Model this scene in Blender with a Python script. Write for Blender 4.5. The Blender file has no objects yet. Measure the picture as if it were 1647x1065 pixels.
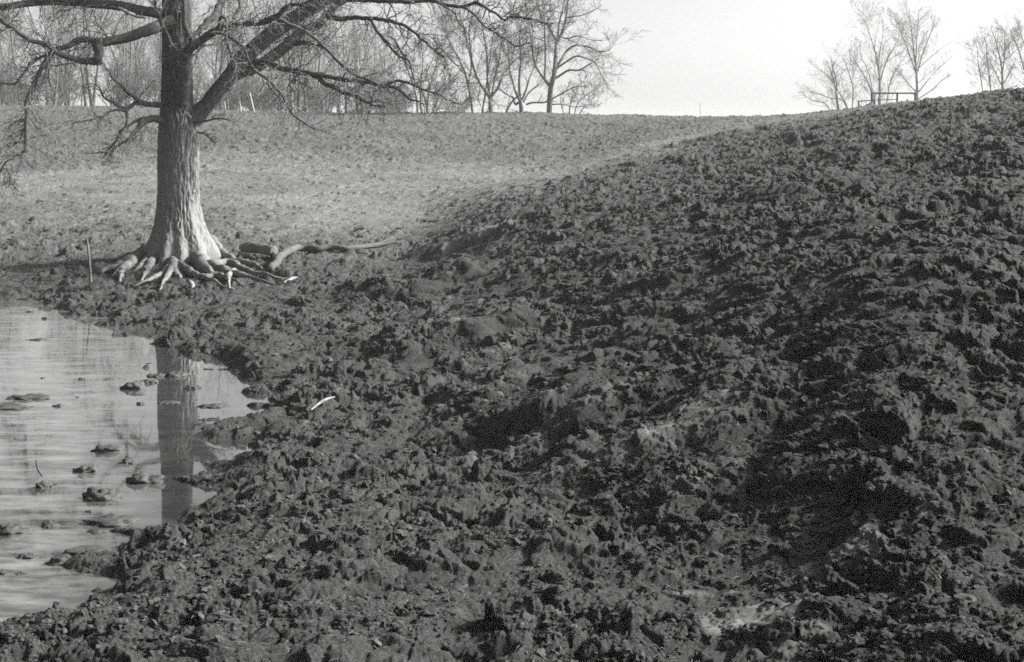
import bpy, math, random
import numpy as np
rng = np.random.default_rng(7)
random.seed(7)
SC = bpy.context.scene
COL = SC.collection

# ------------------------------------------------------------------ camera, sky, sun, exposure
CAM_H, FPX, ROW_H = 3.0, 2287.0, 236.0                       # level camera, lens shifted down; ROW_H: the horizon's row
cd = bpy.data.cameras.new('camera'); cam = bpy.data.objects.new('camera', cd); COL.objects.link(cam)
cd.sensor_width = 36.0; cd.lens = 50.0; cd.clip_start = 0.1; cd.clip_end = 6000
cam.location = (0, 0, CAM_H); cam.rotation_euler = (math.pi/2, 0, 0); cd.shift_y = (ROW_H - 532.5)/1647
SC.camera = cam
SUN_EL, SUN_BACK = math.radians(34), math.radians(10)       # sun from the right; SUN_BACK > 0: a little beyond the scene
sun_dir = (math.cos(SUN_EL)*math.cos(SUN_BACK), math.cos(SUN_EL)*math.sin(SUN_BACK), math.sin(SUN_EL))
w = bpy.data.worlds.new('World'); SC.world = w; w.use_nodes = True
nt = w.node_tree; nt.nodes.clear()
sky = nt.nodes.new('ShaderNodeTexSky'); sky.sky_type = 'NISHITA'; sky.sun_disc = False
sky.sun_elevation = SUN_EL; sky.sun_rotation = math.pi/2 - SUN_BACK
sky.air_density = 1.0; sky.dust_density = 3.0; sky.ozone_density = 1.0
sp = nt.nodes.new('ShaderNodeSeparateColor')                 # black and white film: red-filtered record of the sky
bg = nt.nodes.new('ShaderNodeBackground'); bg.inputs[1].default_value = 0.070
wo = nt.nodes.new('ShaderNodeOutputWorld')
nt.links.new(sky.outputs[0], sp.inputs[0]); gm = nt.nodes.new('ShaderNodeGamma'); gm.inputs[1].default_value = 1.5; nt.links.new(sp.outputs[0], gm.inputs[0]); nt.links.new(gm.outputs[0], bg.inputs[0]); nt.links.new(bg.outputs[0], wo.inputs[0])
sl = bpy.data.lights.new('sun', 'SUN'); so = bpy.data.objects.new('sun', sl); COL.objects.link(so)
sl.energy = 5.0; sl.angle = math.radians(0.6); sl.color = (1.0, 0.99, 0.975)
from mathutils import Vector
so.rotation_euler = Vector(sun_dir).to_track_quat('Z', 'Y').to_euler(); so.location = (60, 0, 50)
SC.view_settings.view_transform = 'Standard'; SC.view_settings.look = 'None'
SC.view_settings.gamma = 1.0; SC.view_settings.exposure = 1.05
SC.render.engine = 'CYCLES'
SC.cycles.filter_width = 1.7
HAZE = 0.0005
SC.cycles.use_adaptive_sampling = False; SC.cycles.use_denoising = False      # a little grain, as on film
SC.cycles.use_light_tree = False; SC.cycles.diffuse_bounces = 2; SC.cycles.sample_clamp_indirect = 4.0; SC.cycles.sampling_pattern = 'TABULATED_SOBOL'

# ------------------------------------------------------------------ helpers: noise
def _hash(ix, iy, iz, seed):
    h = (ix*np.int64(374761393) + iy*np.int64(668265263) + iz*np.int64(2147483647 - 1640531) + np.int64(seed)*np.int64(1274126177)) & 0xFFFFFFFF
    h = ((h ^ (h >> 13))*np.int64(1274126177)) & 0xFFFFFFFF
    h = ((h ^ (h >> 16))*np.int64(2246822519)) & 0xFFFFFFFF
    return h ^ (h >> 15)
def rnd01(ix, iy, seed, iz=0):
    return (_hash(ix, iy, np.int64(iz), seed) & 0xFFFFFF)/float(0x1000000)
def perlin(x, y, seed=0):
    ix = np.floor(x).astype(np.int64); iy = np.floor(y).astype(np.int64)
    fx = x - ix; fy = y - iy
    u = fx*fx*fx*(fx*(fx*6 - 15) + 10); v = fy*fy*fy*(fy*(fy*6 - 15) + 10)
    def g(a, b):
        an = rnd01(ix + a, iy + b, seed)*(2*np.pi)
        return np.cos(an)*(fx - a) + np.sin(an)*(fy - b)
    a = g(0, 0); b = g(1, 0); c = g(0, 1); d = g(1, 1)
    return (a + u*(b - a) + v*((c + u*(d - c)) - (a + u*(b - a))))*1.4
def perlin3(x, y, z, seed=0):
    ix = np.floor(x).astype(np.int64); iy = np.floor(y).astype(np.int64); iz = np.floor(z).astype(np.int64)
    fx = x - ix; fy = y - iy; fz = z - iz
    s = lambda t: t*t*(3 - 2*t)
    u, v, q = s(fx), s(fy), s(fz)
    out = 0
    for a in (0, 1):
        for b in (0, 1):
            for c in (0, 1):
                h = _hash(ix + a, iy + b, iz + c, seed)
                gx = (h & 255)/127.5 - 1; gy = ((h >> 8) & 255)/127.5 - 1; gz = ((h >> 16) & 255)/127.5 - 1
                d = gx*(fx - a) + gy*(fy - b) + gz*(fz - c)
                out = out + d*(u if a else 1 - u)*(v if b else 1 - v)*(q if c else 1 - q)
    return out
def worley(x, y, seed):
    ix = np.floor(x).astype(np.int64); iy = np.floor(y).astype(np.int64)
    f1 = np.full(x.shape, 9.0); f2 = np.full(x.shape, 9.0); cid = np.zeros(x.shape)
    for a in (-1, 0, 1):
        for b in (-1, 0, 1):
            jx, jy = ix + a, iy + b
            d = np.hypot(jx + rnd01(jx, jy, seed) - x, jy + rnd01(jx, jy, seed + 1) - y)
            r = rnd01(jx, jy, seed + 2)
            near = d < f1
            f2 = np.where(near, f1, np.minimum(f2, d)); cid = np.where(near, r, cid); f1 = np.where(near, d, f1)
    return f1, f2, cid
def sstep(a, b, x):
    t = np.clip((x - a)/(b - a), 0, 1); return t*t*(3 - 2*t)

# ------------------------------------------------------------------ from photograph measurements to metres
def ray(px, py):
    return np.array([(px - 823.5)/FPX, 1.0, (ROW_H - py)/FPX])
def at_depth(px, py, D):
    d = ray(px, py); return np.array([0, 0, CAM_H]) + d*(D/d[1])
def at_height(px, py, z):
    d = ray(px, py); return np.array([0, 0, CAM_H]) + d*((z - CAM_H)/d[2])

# ------------------------------------------------------------------ the lie of the land: survey points, smooth surface through them
PT = []
for px, py in [(0,484),(60,488),(130,497),(185,520),(235,546),(290,568),(340,583),(378,600),(390,622),(425,645),(415,665),(385,690),(395,715),
               (355,745),(340,765),(300,795),(275,830),(235,865),(190,895),(160,925),(100,952),(40,972),(0,988),(-120,1010),(-120,482)]:
    PT.append(at_height(px, py, 0.0))
for px, py, z in [(0,560,-.14),(100,560,-.12),(200,600,-.08),(0,700,-.16),(100,700,-.14),(250,680,-.1),(0,850,-.12),(100,780,-.12),(60,900,-.08),
                  (200,780,-.09),(320,670,-.06),(150,850,-.06),(-150,700,-.2),(-150,560,-.2),(-150,900,-.2),
                  (0,466,.15),(100,472,.14),(200,496,.14),(300,536,.14),(400,585,.12),(460,645,.12),(440,730,.12),(400,810,.13),(310,885,.14),
                  (200,960,.14),(100,1005,.14),(0,1040,.14),(0,440,.3),(147,455,.24),(295,422,.45),(390,425,.42),(480,465,.3),(500,560,.2),(550,640,.2),
                  (560,720,.2),(600,800,.2),(500,900,.2),(400,1000,.2),(300,1065,.2),(600,1000,.24),(800,900,.26),(800,1060,.3),(1000,1000,.32),(1100,1065,.34),
                  (620,440,.38),(600,500,.3),(640,585,.25),(720,655,.25),(780,695,.27),(880,795,.3),(1050,875,.34),(1200,895,.4),(1300,930,.45),(1250,1000,.42)]:
    PT.append(at_height(px, py, z))
for px, py, D in [(1647,503,12),(1647,300,20),(1647,200,30),(1200,500,15),(1200,300,28),(1200,230,45),(1400,400,16),(1000,560,15.5),(1000,400,23),(1000,300,35),
                  (1000,240,55),(800,450,24),(800,350,33),(800,300,42),(700,400,32.5),(1400,600,11.2),(1400,750,9.5),(1600,800,8.8),(1647,950,7.6),(1500,1065,6.6),
                  (1647,1065,6.5),(1300,500,14),(1500,250,27),(1250,700,11),(1647,650,10.2),
                  (950,187,90),(1050,191,86),(1150,193,76),(1250,190,68),(1330,183,62),(1400,174,56),(1500,163,50),(1600,153,45),(1647,149,42),(1800,136,38),
                  (1100,191,105),(1250,190,90),(1400,176,80),(1500,165,76),(1647,153,64),(1647,170,95),(1400,186,105),
                  (0,400,34),(0,350,40),(0,300,50),(0,250,68),(0,200,90),(0,172,105),(-200,172,105),(-200,300,50),(400,380,35.5),(400,300,50),(400,230,72),(400,182,97),
                  (500,183,96),(200,174,103),(700,183,95),(850,183,93),(700,300,48),(700,345,40),(700,230,72),(600,370,37),(950,230,70),(850,280,52),
                  (0,184,135),(500,196,125),(900,198,118),(1200,200,120),(1647,190,130)]:
    PT.append(at_depth(px, py, D))
for s in (-.45, -.2, 0, .2, .45):
    PT += [np.array([s*220, 220, 3.4]), np.array([s*600, 600, 3.0]), np.array([s*2000, 2000, 2.0])]
for x, y, z in [(0,4,.42),(-1.5,4,.2),(2,4,.75),(0,1.5,.7),(-.7,1.5,.6),(.7,1.5,.8)]:
    PT.append(np.array([x, y, z]))
PT = np.array(PT)
def _st(x, y):
    y = np.clip(y, 1.5, 2000); return np.clip(x/y, -.55, .55)*3.0, np.log(y)
def _k(r2): return 0.5*r2*np.log(r2 + 1e-12)
_s, _t = _st(PT[:,0], PT[:,1]); n_ = len(PT)
_A = np.zeros((n_ + 3, n_ + 3)); _A[:n_,:n_] = _k((_s[:,None] - _s)**2 + (_t[:,None] - _t)**2) + np.eye(n_)*2e-4
_A[:n_,n_] = _A[n_,:n_] = 1; _A[:n_,n_+1] = _A[n_+1,:n_] = _s; _A[:n_,n_+2] = _A[n_+2,:n_] = _t
_W = np.linalg.solve(_A, np.concatenate([PT[:,2], np.zeros(3)]))
def lay(x, y):
    x = np.asarray(x, float); y = np.asarray(y, float); sh = np.broadcast(x, y).shape
    s, t = _st(np.broadcast_to(x, sh).ravel(), np.broadcast_to(y, sh).ravel()); o = np.empty(s.shape)
    for i in range(0, len(s), 40000):
        a, b = s[i:i+40000], t[i:i+40000]
        o[i:i+40000] = _k((a[:,None] - _s)**2 + (b[:,None] - _t)**2) @ _W[:n_] + _W[n_] + a*_W[n_+1] + b*_W[n_+2]
    return o.reshape(sh)
def on_ground(px, py, lo=5.0, hi=130.0):
    d = ray(px, py); D = np.geomspace(lo, hi, 500); P = d[None]*(D/d[1])[:,None] + np.array([0,0,CAM_H])
    g = P[:,2] - lay(P[:,0], P[:,1]); i = np.argmax(g < 0)
    if g[i] >= 0: return P[-1]
    f = g[i-1]/(g[i-1] - g[i] + 1e-9); return P[i-1] + f*(P[i] - P[i-1])
# slumped banks: crest from a to b, steep on the near side
SCARP = []
for ax, ay, bx, by, h, wf, wb in [(610,588,850,506,.38,.8,3.2),(565,498,780,434,.40,1.0,3.4),(690,620,850,562,.16,.5,1.2),(780,748,1090,628,.21,.6,2.6),(870,792,1260,664,.28,.7,3.2),(720,660,880,598,.22,.5,2.2),(660,545,800,498,.2,.5,2.0),(820,720,960,662,.18,.4,1.8),
                                  (990,842,1230,748,.08,.5,1.3),(1140,842,1350,760,.08,.5,1.2),(640,408,820,372,.34,.9,3.0),(1220,328,1365,286,.26,.9,2.6),
                                  (1460,525,1690,465,.11,.6,1.8),(1360,885,1580,806,.06,.4,1.0),(1080,238,1240,211,.24,1.8,4.0),(845,660,1000,592,.18,.5,1.2),
                                  (1320,260,1470,232,.22,1.2,3.0),(1400,665,1660,618,.07,.5,1.3),(1160,1045,1350,992,.12,.4,1.0),(930,485,1170,430,.16,.6,1.6),
                                  (1160,400,1420,356,.16,.7,2.0),(1280,565,1520,525,.09,.5,1.4),(470,442,600,429,.2,.5,1.2),(550,550,670,508,.14,.5,1.3),(730,695,870,642,.16,.45,1.1)]:
    SCARP.append((on_ground(ax, ay), on_ground(bx, by), h, wf, wb))
SMOOTH = [(on_ground(px, py), r) for px, py, r in [(1090,715,.4),(1210,970,.30),(1240,1000,.3),(1330,890,.45),(1440,835,.4),(1480,820,.4),(840,735,.35),(650,440,.45),
                                                   (760,520,.3),(940,770,.5),(890,575,.4),(1170,945,.3),(660,590,.4),(770,385,.6),(300,905,.3),(290,428,.8),(250,440,.4),(340,438,.4)]]
SILT = [(on_ground(*a), on_ground(*b), w_, k) for a, b, w_, k in [((1165,1000),(1255,985),.12,1),((1190,975),(1235,962),.10,1),((1300,905),(1395,880),.14,.75),((1120,950),(1190,940),.07,.5),((1060,738),(1140,690),.2,.6),((780,745),(860,728),.12,.5),((1440,840),(1480,824),.07,.6),((870,785),(960,765),.08,.4),((625,452),(700,430),.25,.65),((1250,1040),(1330,1020),.08,.4),((740,395),(800,376),.4,.65)]]
SILT += [(A + .3*(B - A), A + .8*(B - A), .13, .28) for A, B, h, wf, wb in SCARP[:9]]
def silt(x, y):
    o = np.zeros(x.shape); wx = x + .12*perlin(x/.25, y/.25, 55); wy = y + .12*perlin(x/.25, y/.25, 56)
    for A, B, w_, k in SILT:
        d = B[:2] - A[:2]; L = d @ d; u = np.clip(((wx - A[0])*d[0] + (wy - A[1])*d[1])/L, 0, 1)
        o = np.maximum(o, k*np.exp(-((wx - A[0] - u*d[0])**2 + (wy - A[1] - u*d[1])**2)/w_**2))
    return o
def features(x, y):
    dz = np.zeros(x.shape); sm = np.zeros(x.shape); features.face = np.zeros(x.shape)
    wx = x + .22*perlin(x/.9, y/.9, 51); wy = y + .22*perlin(x/.9, y/.9, 52)
    for A, B, h, wf, wb in SCARP:
        ax = B[:2] - A[:2]; L = np.linalg.norm(ax); ax = ax/L; nx = np.array([-ax[1], ax[0]])   # nx: away from the camera
        if nx[1] < 0: nx = -nx
        u = ((wx - A[0])*ax[0] + (wy - A[1])*ax[1])/L; d = (wx - A[0])*nx[0] + (wy - A[1])*nx[1]
        m = (u > -.2) & (u < 1.3) & (np.abs(d) < 3*max(wf, wb))
        if not m.any(): continue
        um, dm = u[m], d[m]
        env = sstep(-.1, .45, um)*(1 - sstep(.75, 1.28, um))*(.75 + .5*perlin(um*L/.7, dm*.3, int(h*1000)))
        prof = np.where(dm < 0, 1 - sstep(0, 1, -dm/(wf*(.35 + .55*env))), 1 - sstep(0, wb, dm))
        dz[m] += .9*h*env*prof
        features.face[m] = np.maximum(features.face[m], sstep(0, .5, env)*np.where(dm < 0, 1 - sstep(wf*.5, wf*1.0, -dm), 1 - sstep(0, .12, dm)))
        sm[m] = np.maximum(sm[m], .34*env*np.where(dm < 0, 1 - sstep(wf*.7, wf*1.3, -dm), 1 - sstep(0, .2, dm)))
    for C, r in SMOOTH:
        q = np.exp(-((wx - C[0])**2 + (wy - C[1])**2)/(r*r)); sm = np.maximum(sm, .5*q)
    return dz, np.maximum(sm, .9*sstep(.1, .6, silt(x, y)))
BND = np.array([(q[0]/q[1], q[1]) for q in (on_ground(px, py) for px, py in [(-150,395),(0,394),(250,390),(450,396),(600,390),(660,380),(720,362),(800,332),(900,292),(1000,262),(1100,234),(1200,212),(1300,196)])])
def dryness(x, y):
    # 0 poached mud .. 1 the closer-cropped pasture on the far side of the hollow
    s = x/np.maximum(y, .1)
    yb = np.interp(s, BND[:,0], BND[:,1]); yb = yb*(1 + .06*perlin(x/4, y/5, 71) + .05*perlin(x/1.2, y/2, 72))
    d = sstep(0, 1, (y - .84*yb)/(6 + .25*y) + .38*perlin(x/.45, y/.9, 73)*sstep(-3, 3, y - yb))
    return d*(1 - .70*sstep(50, 74, y + 8*perlin(x/9, y/9, 74)))
def track(x, y):
    s = x/np.maximum(y, .1); yb = np.interp(s, BND[:,0], BND[:,1])*(1 + .03*perlin(x/4, y/5, 75))
    return np.exp(-((y - 1.13*yb)/(.11*yb))**2)*sstep(-.22, -.1, s)*(1 - .6*sstep(.1, .16, s))*(.75 + .4*perlin(x/1.5, y/2.5, 76))
def rough_height(x, y, dry, sm, fine=True):
    near = np.exp(-np.maximum(y - 6, 0)/60)
    wx = x + .05*perlin(x/.16, y/.16, 11) + .12*perlin(x/.5, y/.5, 13); wy = y + .05*perlin(x/.16, y/.16, 12) + .12*perlin(x/.5, y/.5, 14)
    f1, f2, c1 = worley(wx/.36, wy/.36, 21); e1 = sstep(0, .3, f2 - f1)
    g1, g2, c2 = worley(wx/.15, wy/.15, 31); e2 = sstep(0, .3, g2 - g1)
    h = .07*perlin(x/1.1, y/1.1, 1) + .05*perlin(x/.45, y/.45, 2) + .06*(c1 - .5)*e1 - .03*(1 - e1)
    h += .05*(c2 - .45)*e2 - .014*(1 - e2)
    h += .055*(.35 - np.abs(perlin(wx/.27, wy/.27, 15))) + .022*(.35 - np.abs(perlin(wx/.12, wy/.12, 16)))
    if fine:
        p1, p2, c3 = worley(wx/.065, wy/.065, 41)
        u1, u2, c5 = worley(x/.055, y/.055, 45); h -= .016*sstep(.30, .05, u1)*(c5 > .35)
        h += .018*(c3 - .5)*sstep(0, .35, p2 - p1) + .010*(.35 - np.abs(perlin(x/.06, y/.06, 4))) + .006*perlin(x/.03, y/.03, 5) + .002*perlin(x/.016, y/.016, 9)
    h *= .6 + .85*sstep(-.5, .6, perlin(x/1.4, y/1.4, 81)) + .35*perlin(x/.5, y/.5, 82)
    q1, q2, c4 = worley(wx/.6 + 3.3, wy/.6, 83); h += .095*np.maximum(c4 - .62, 0)/.38*sstep(.5, .12, q1)*(.6 + .8*np.abs(perlin(wx/.14, wy/.14, 84)))
    h -= .10*np.maximum(.30 - c4, 0)/.3*sstep(.42, .15, q1)
    big = .25*perlin(x/3.2, y/3.2, 6)*.35
    amp = (1 - .5*dry)*(1 - .75*sm)
    return (h*amp + big*(1 - .3*dry))
def terrain(x, y, fine=True):
    x = np.asarray(x, float); y = np.asarray(y, float)
    b = lay(x, y); dz, sm = features(x, y); dry = dryness(x, y); bank = 1 + .2*(1 - dry)*sstep(.6, 1.8, b)
    pond = sstep(.10, -.06, b)
    fade = 1 - sstep(110, 200, y)
    calm = .75 + .25*sstep(-.05, .10, b)
    h = b + dz + rough_height(x, y, dry, sm, fine)*fade*calm*bank*(1 - .45*np.clip(track(x, y), 0, 1))
    h = h + (.15*perlin(x/1.2, y/.9, 95) + .09*perlin(x/.4, y/.35, 96))*np.exp(-(b/.13)**2)
    h = h - .02*pond + .012*(1 - pond)
    return h, dry*fade + (1 - fade), sm, b, b + dz

def groundz(x, y): return float(terrain(np.array([x]), np.array([y]), False)[0][0])

# ------------------------------------------------------------------ helpers: meshes and objects
def mesh_np(name, V, F, mat, smooth=True):
    V = np.ascontiguousarray(V, np.float32); F = np.ascontiguousarray(F, np.int32); k = F.shape[1]
    me = bpy.data.meshes.new(name); me.vertices.add(len(V)); me.vertices.foreach_set('co', V.ravel())
    me.loops.add(F.size); me.loops.foreach_set('vertex_index', F.ravel())
    me.polygons.add(len(F)); me.polygons.foreach_set('loop_start', np.arange(0, F.size, k, dtype=np.int32))
    me.polygons.foreach_set('use_smooth', np.full(len(F), smooth, bool))
    me.update(calc_edges=True); me.validate(); me.materials.append(mat); return me
def link(name, me, parent=None, loc=(0,0,0)):
    o = bpy.data.objects.new(name, me); COL.objects.link(o); o.location = loc
    if parent: o.parent = parent
    return o
def tag(o, label=None, cat=None, group=None, kind=None):
    for k, v in (('label', label), ('category', cat), ('group', group), ('kind', kind)):
        if v: o[k] = v
    return o
def empty(name, loc, label, cat, group=None):
    o = bpy.data.objects.new(name, None); COL.objects.link(o); o.location = loc; o.empty_display_size = .2
    return tag(o, label, cat, group)
def grid_faces(nr, nc, wrap=False):
    i = np.arange(nr - 1)[:,None]; c = nc if wrap else nc - 1; j = np.arange(c)[None]
    a = i*nc + j; b = i*nc + (j + 1) % nc
    return np.stack([a, b, b + nc, a + nc], -1).reshape(-1, 4)
def resample(P, R, n):
    """Catmull-Rom through points, n even samples"""
    P = np.asarray(P, float); R = np.asarray(R, float)
    Q = np.vstack([2*P[0] - P[1], P, 2*P[-1] - P[-2]]); S = np.concatenate([[R[0]], R, [R[-1]]]); m = len(P) - 1
    out, rr = [], []
    for i in range(m):
        t = np.linspace(0, 1, 12, endpoint=(i == m - 1))[:,None]; p0, p1, p2, p3 = Q[i:i+4]
        out.append(.5*((2*p1) + (p2 - p0)*t + (2*p0 - 5*p1 + 4*p2 - p3)*t**2 + (3*p1 - p0 - 3*p2 + p3)*t**3))
        rr.append(S[i+1] + (S[i+2] - S[i+1])*t[:,0])
    out = np.vstack(out); rr = np.concatenate(rr)
    L = np.concatenate([[0], np.cumsum(np.linalg.norm(np.diff(out, axis=0), axis=1))]); q = np.linspace(0, L[-1], n)
    return np.stack([np.interp(q, L, out[:,k]) for k in range(3)], 1), np.interp(q, L, rr)
def tubes(P, R, k=4, bark=0.0, seed=0):
    """P (M,n,3), R (M,n) -> verts, quads of M tapered tubes with closed tips"""
    M, n, _ = P.shape
    T = np.gradient(P, axis=1); T /= np.linalg.norm(T, axis=2, keepdims=True) + 1e-9
    chord = P[:,-1] - P[:,0]; ref = np.zeros((M, 3)); ref[np.arange(M), np.argmin(np.abs(chord), axis=1)] = 1
    N = np.cross(T, ref[:,None,:]); N /= np.linalg.norm(N, axis=2, keepdims=True) + 1e-9
    B = np.cross(T, N)
    a = np.arange(k)*2*np.pi/k; ca, sa = np.cos(a), np.sin(a)
    RR = np.repeat(R[:,:,None], k, axis=2)
    if bark > 0:
        s = np.concatenate([np.zeros((M,1)), np.cumsum(np.linalg.norm(np.diff(P, axis=1), axis=2), axis=1)], 1)[:,:,None]
        q = RR/.045
        wob = perlin3(ca*RR/.3, sa*RR/.3, s/.5 + 0*RR, seed)
        nz = perlin3(ca*q + wob, sa*q + wob, s/.24 + 0*RR, seed + 3)
        RR = RR*(1 + .12*wob) + bark*(.5 - np.abs(nz)*2.2)
    V = P[:,:,None,:] + RR[...,None]*(ca[:,None]*N[:,:,None,:] + sa[:,None]*B[:,:,None,:])
    F = grid_faces(n, k, True)[None] + (np.arange(M)*n*k)[:,None,None]
    V = V.reshape(-1, 3); F = F.reshape(-1, 4)
    return V, F
class Bag:
    def __init__(s): s.v, s.f, s.n = [], [], 0
    def add(s, V, F): s.v.append(V); s.f.append(F + s.n); s.n += len(V)
    def tube(s, pts, rad, n=24, k=10, bark=0, seed=0, cap=True, rd=.35):
        P, R = resample(pts, rad, n)
        if cap:      # rounded ends
            d0 = P[0] - P[1]; d1 = P[-1] - P[-2]
            d0 /= np.linalg.norm(d0); d1 /= np.linalg.norm(d1)
            P = np.vstack([P[0] + d0*R[0]*rd, P[0] + d0*R[0]*rd*.6, P, P[-1] + d1*R[-1]*rd*.6, P[-1] + d1*R[-1]*rd])
            R = np.concatenate([[R[0]*.02, R[0]*.75], R, [R[-1]*.75, R[-1]*.02]])
        s.add(*tubes(P[None], R[None], k, bark, seed)); return s
    def build(s, name, mat, parent=None, loc=(0,0,0), smooth=True):
        V = np.vstack(s.v) - np.asarray(loc, float)[None]
        return link(name, mesh_np(name, V, np.vstack(s.f), mat, smooth), parent, loc if parent is None else (0,0,0))
    def mesh(s, name, mat): return mesh_np(name, np.vstack(s.v), np.vstack(s.f), mat)
def spawn(P, R, N, t=(.2, 1), ang=(30, 60), lf=(.3, .5), n=7, wander=.12, up=.1, rr=(.4, .6), tip=.25, rmin=.003, g=None, maxlen=99):
    """N side branches growing out of the given ones, chosen by length"""
    g = g or rng; M, m, _ = P.shape
    seg = np.linalg.norm(np.diff(P, axis=1), axis=2).sum(1); i = g.choice(M, N, p=seg/seg.sum())
    tt = t[0] + (t[1] - t[0])*g.random(N)**.8; x = tt*(m - 1); j = np.clip(x.astype(int), 0, m - 2); f = (x - j)[:,None]
    o = P[i,j]*(1 - f) + P[i,j+1]*f; r0 = R[i,j]*(1 - f[:,0]) + R[i,j+1]*f[:,0]
    T = P[i,j+1] - P[i,j]; T /= np.linalg.norm(T, axis=1, keepdims=True) + 1e-9
    rv = g.normal(size=(N,3)); pr = rv - (rv*T).sum(1, keepdims=True)*T; pr /= np.linalg.norm(pr, axis=1, keepdims=True)
    a = np.radians(ang[0] + (ang[1] - ang[0])*g.random(N))[:,None]; d = T*np.cos(a) + pr*np.sin(a)
    L = np.minimum(seg[i]*(lf[0] + (lf[1] - lf[0])*g.random(N))*(1 - .45*tt), maxlen); st = (L/(n - 1))[:,None]
    out = np.empty((N, n, 3)); out[:,0] = o
    for k in range(1, n):
        d = d + wander*g.normal(size=(N,3)); d[:,2] += up/(n - 1)*2; d /= np.linalg.norm(d, axis=1, keepdims=True)
        out[:,k] = out[:,k-1] + d*st
    rb = np.maximum(r0*(rr[0] + (rr[1] - rr[0])*g.random(N)), rmin*1.3)
    return out, np.maximum(rb[:,None]*np.linspace(1, tip, n)[None], rmin)

# ------------------------------------------------------------------ materials
class Nodes:
    def __init__(s, name):
        s.m = bpy.data.materials.new(name); s.m.use_nodes = True; s.t = s.m.node_tree; s.t.nodes.clear()
        s.out = s.t.nodes.new('ShaderNodeOutputMaterial'); s.b = s.t.nodes.new('ShaderNodeBsdfPrincipled'); s.t.links.new(s.b.outputs[0], s.out.inputs[0])
    def n(s, typ, **kw):
        q = s.t.nodes.new(typ)
        for k, v in kw.items(): setattr(q, k, v)
        return q
    def l(s, a, b): s.t.links.new(a, b)
    def noise(s, scale, detail=4, rough=.6, vec=None):
        q = s.n('ShaderNodeTexNoise'); q.inputs['Scale'].default_value = scale; q.inputs['Detail'].default_value = detail; q.inputs['Roughness'].default_value = rough
        if vec is not None: s.l(vec, q.inputs['Vector'])
        return q.outputs[0]
    def ramp(s, fac, stops):
        q = s.n('ShaderNodeValToRGB'); e = q.color_ramp.elements
        while len(e) < len(stops): e.new(.5)
        for k, (p, v) in enumerate(stops): e[k].position = p; e[k].color = (v, v, v, 1)
        s.l(fac, q.inputs[0]); return q.outputs[0]
    def mix(s, fac, a, b, op='MIX'):
        q = s.n('ShaderNodeMix'); q.data_type = 'RGBA'; q.blend_type = op
        for v, i in ((fac, 0), (a, 6), (b, 7)):
            if isinstance(v, (int, float)): q.inputs[i].default_value = v if i == 0 else (v, v, v, 1)
            else: s.l(v, q.inputs[i])
        return q.outputs[2]
    def bump(s, h, dist, strength=1.0):
        q = s.n('ShaderNodeBump'); q.inputs['Distance'].default_value = dist; q.inputs['Strength'].default_value = strength
        s.l(h, q.inputs['Height']); s.l(q.outputs[0], s.b.inputs['Normal'])
    def geo(s): return s.n('ShaderNodeNewGeometry').outputs['Position']
    def obj(s, sc=(1,1,1)):
        m = s.n('ShaderNodeMapping'); m.inputs['Scale'].default_value = sc; s.l(s.n('ShaderNodeTexCoord').outputs['Object'], m.inputs[0]); return m.outputs[0]

def mat_ground():
    m = Nodes('mud_and_pasture'); p = m.geo()
    at = m.n('ShaderNodeAttribute', attribute_name='dry').outputs['Fac']; sm = m.n('ShaderNodeAttribute', attribute_name='smooth').outputs['Fac']
    wet = m.n('ShaderNodeAttribute', attribute_name='wet').outputs['Fac']
    fine = m.noise(60, 6, .85, p); mid = m.noise(5, 4, .65, p); big = m.noise(.6, 3, .5, p)
    mud = m.mix(.42, m.ramp(fine, [(.38,.005),(.5,.030),(.62,.18)]), m.ramp(mid, [(.38,.012),(.62,.07)]))
    mud = m.mix(.35, mud, m.ramp(big, [(.35,.016),(.65,.042)]))
    pas = m.mix(.5, m.ramp(fine, [(.36,.042),(.5,.082),(.64,.135)]), m.ramp(m.noise(2.6, 6, .8, p), [(.36,.04),(.48,.11),(.62,.16)]))
    pas = m.mix(.45, pas, m.ramp(m.noise(.22, 4, .6, p), [(.38,.035),(.6,.13)]))
    c = m.mix(at, mud, pas); c = m.mix(m.n('ShaderNodeAttribute', attribute_name='track').outputs['Fac'], c, m.ramp(fine, [(.3,.075),(.7,.16)])); c = m.mix(m.n('ShaderNodeAttribute', attribute_name='damp_shade').outputs['Fac'], c, m.mix(1.0, c, .78, 'MULTIPLY')); c = m.mix(m.n('ShaderNodeAttribute', attribute_name='face').outputs['Fac'], c, m.mix(1.0, c, .82, 'MULTIPLY')); c = m.mix(wet, c, .022); c = m.mix(m.n('ShaderNodeAttribute', attribute_name='silt').outputs['Fac'], c, m.ramp(mid, [(.35,.12),(.65,.24)]))  # slumped faces darkened here too, standing in for their shade
    m.l(c, m.b.inputs['Base Color'])
    r = m.mix(wet, .92, .38); m.l(r, m.b.inputs['Roughness']); m.b.inputs['Specular IOR Level'].default_value = .25
    m.bump(m.noise(70, 6, .85, p), .022, 1.0); return m.m
def mat_clod():
    m = Nodes('crumbly_mud'); p = m.geo()
    c = m.mix(.5, m.ramp(m.noise(38, 5, .75, p), [(.34,.014),(.5,.036),(.68,.12)]), m.n('ShaderNodeAttribute', attribute_name='tone').outputs['Color'])
    m.l(c, m.b.inputs['Base Color']); m.b.inputs['Roughness'].default_value = .92; m.b.inputs['Specular IOR Level'].default_value = .2
    m.bump(m.noise(70, 6, .8, p), .014, .9); return m.m
def mat_wetclod():
    m = Nodes('wet_mud'); p = m.geo()
    m.l(m.ramp(m.noise(30, 5, .7, p), [(.3,.014),(.7,.045)]), m.b.inputs['Base Color']); m.b.inputs['Roughness'].default_value = .6
    m.bump(m.noise(60, 6, .8, p), .012, .9); return m.m
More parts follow.
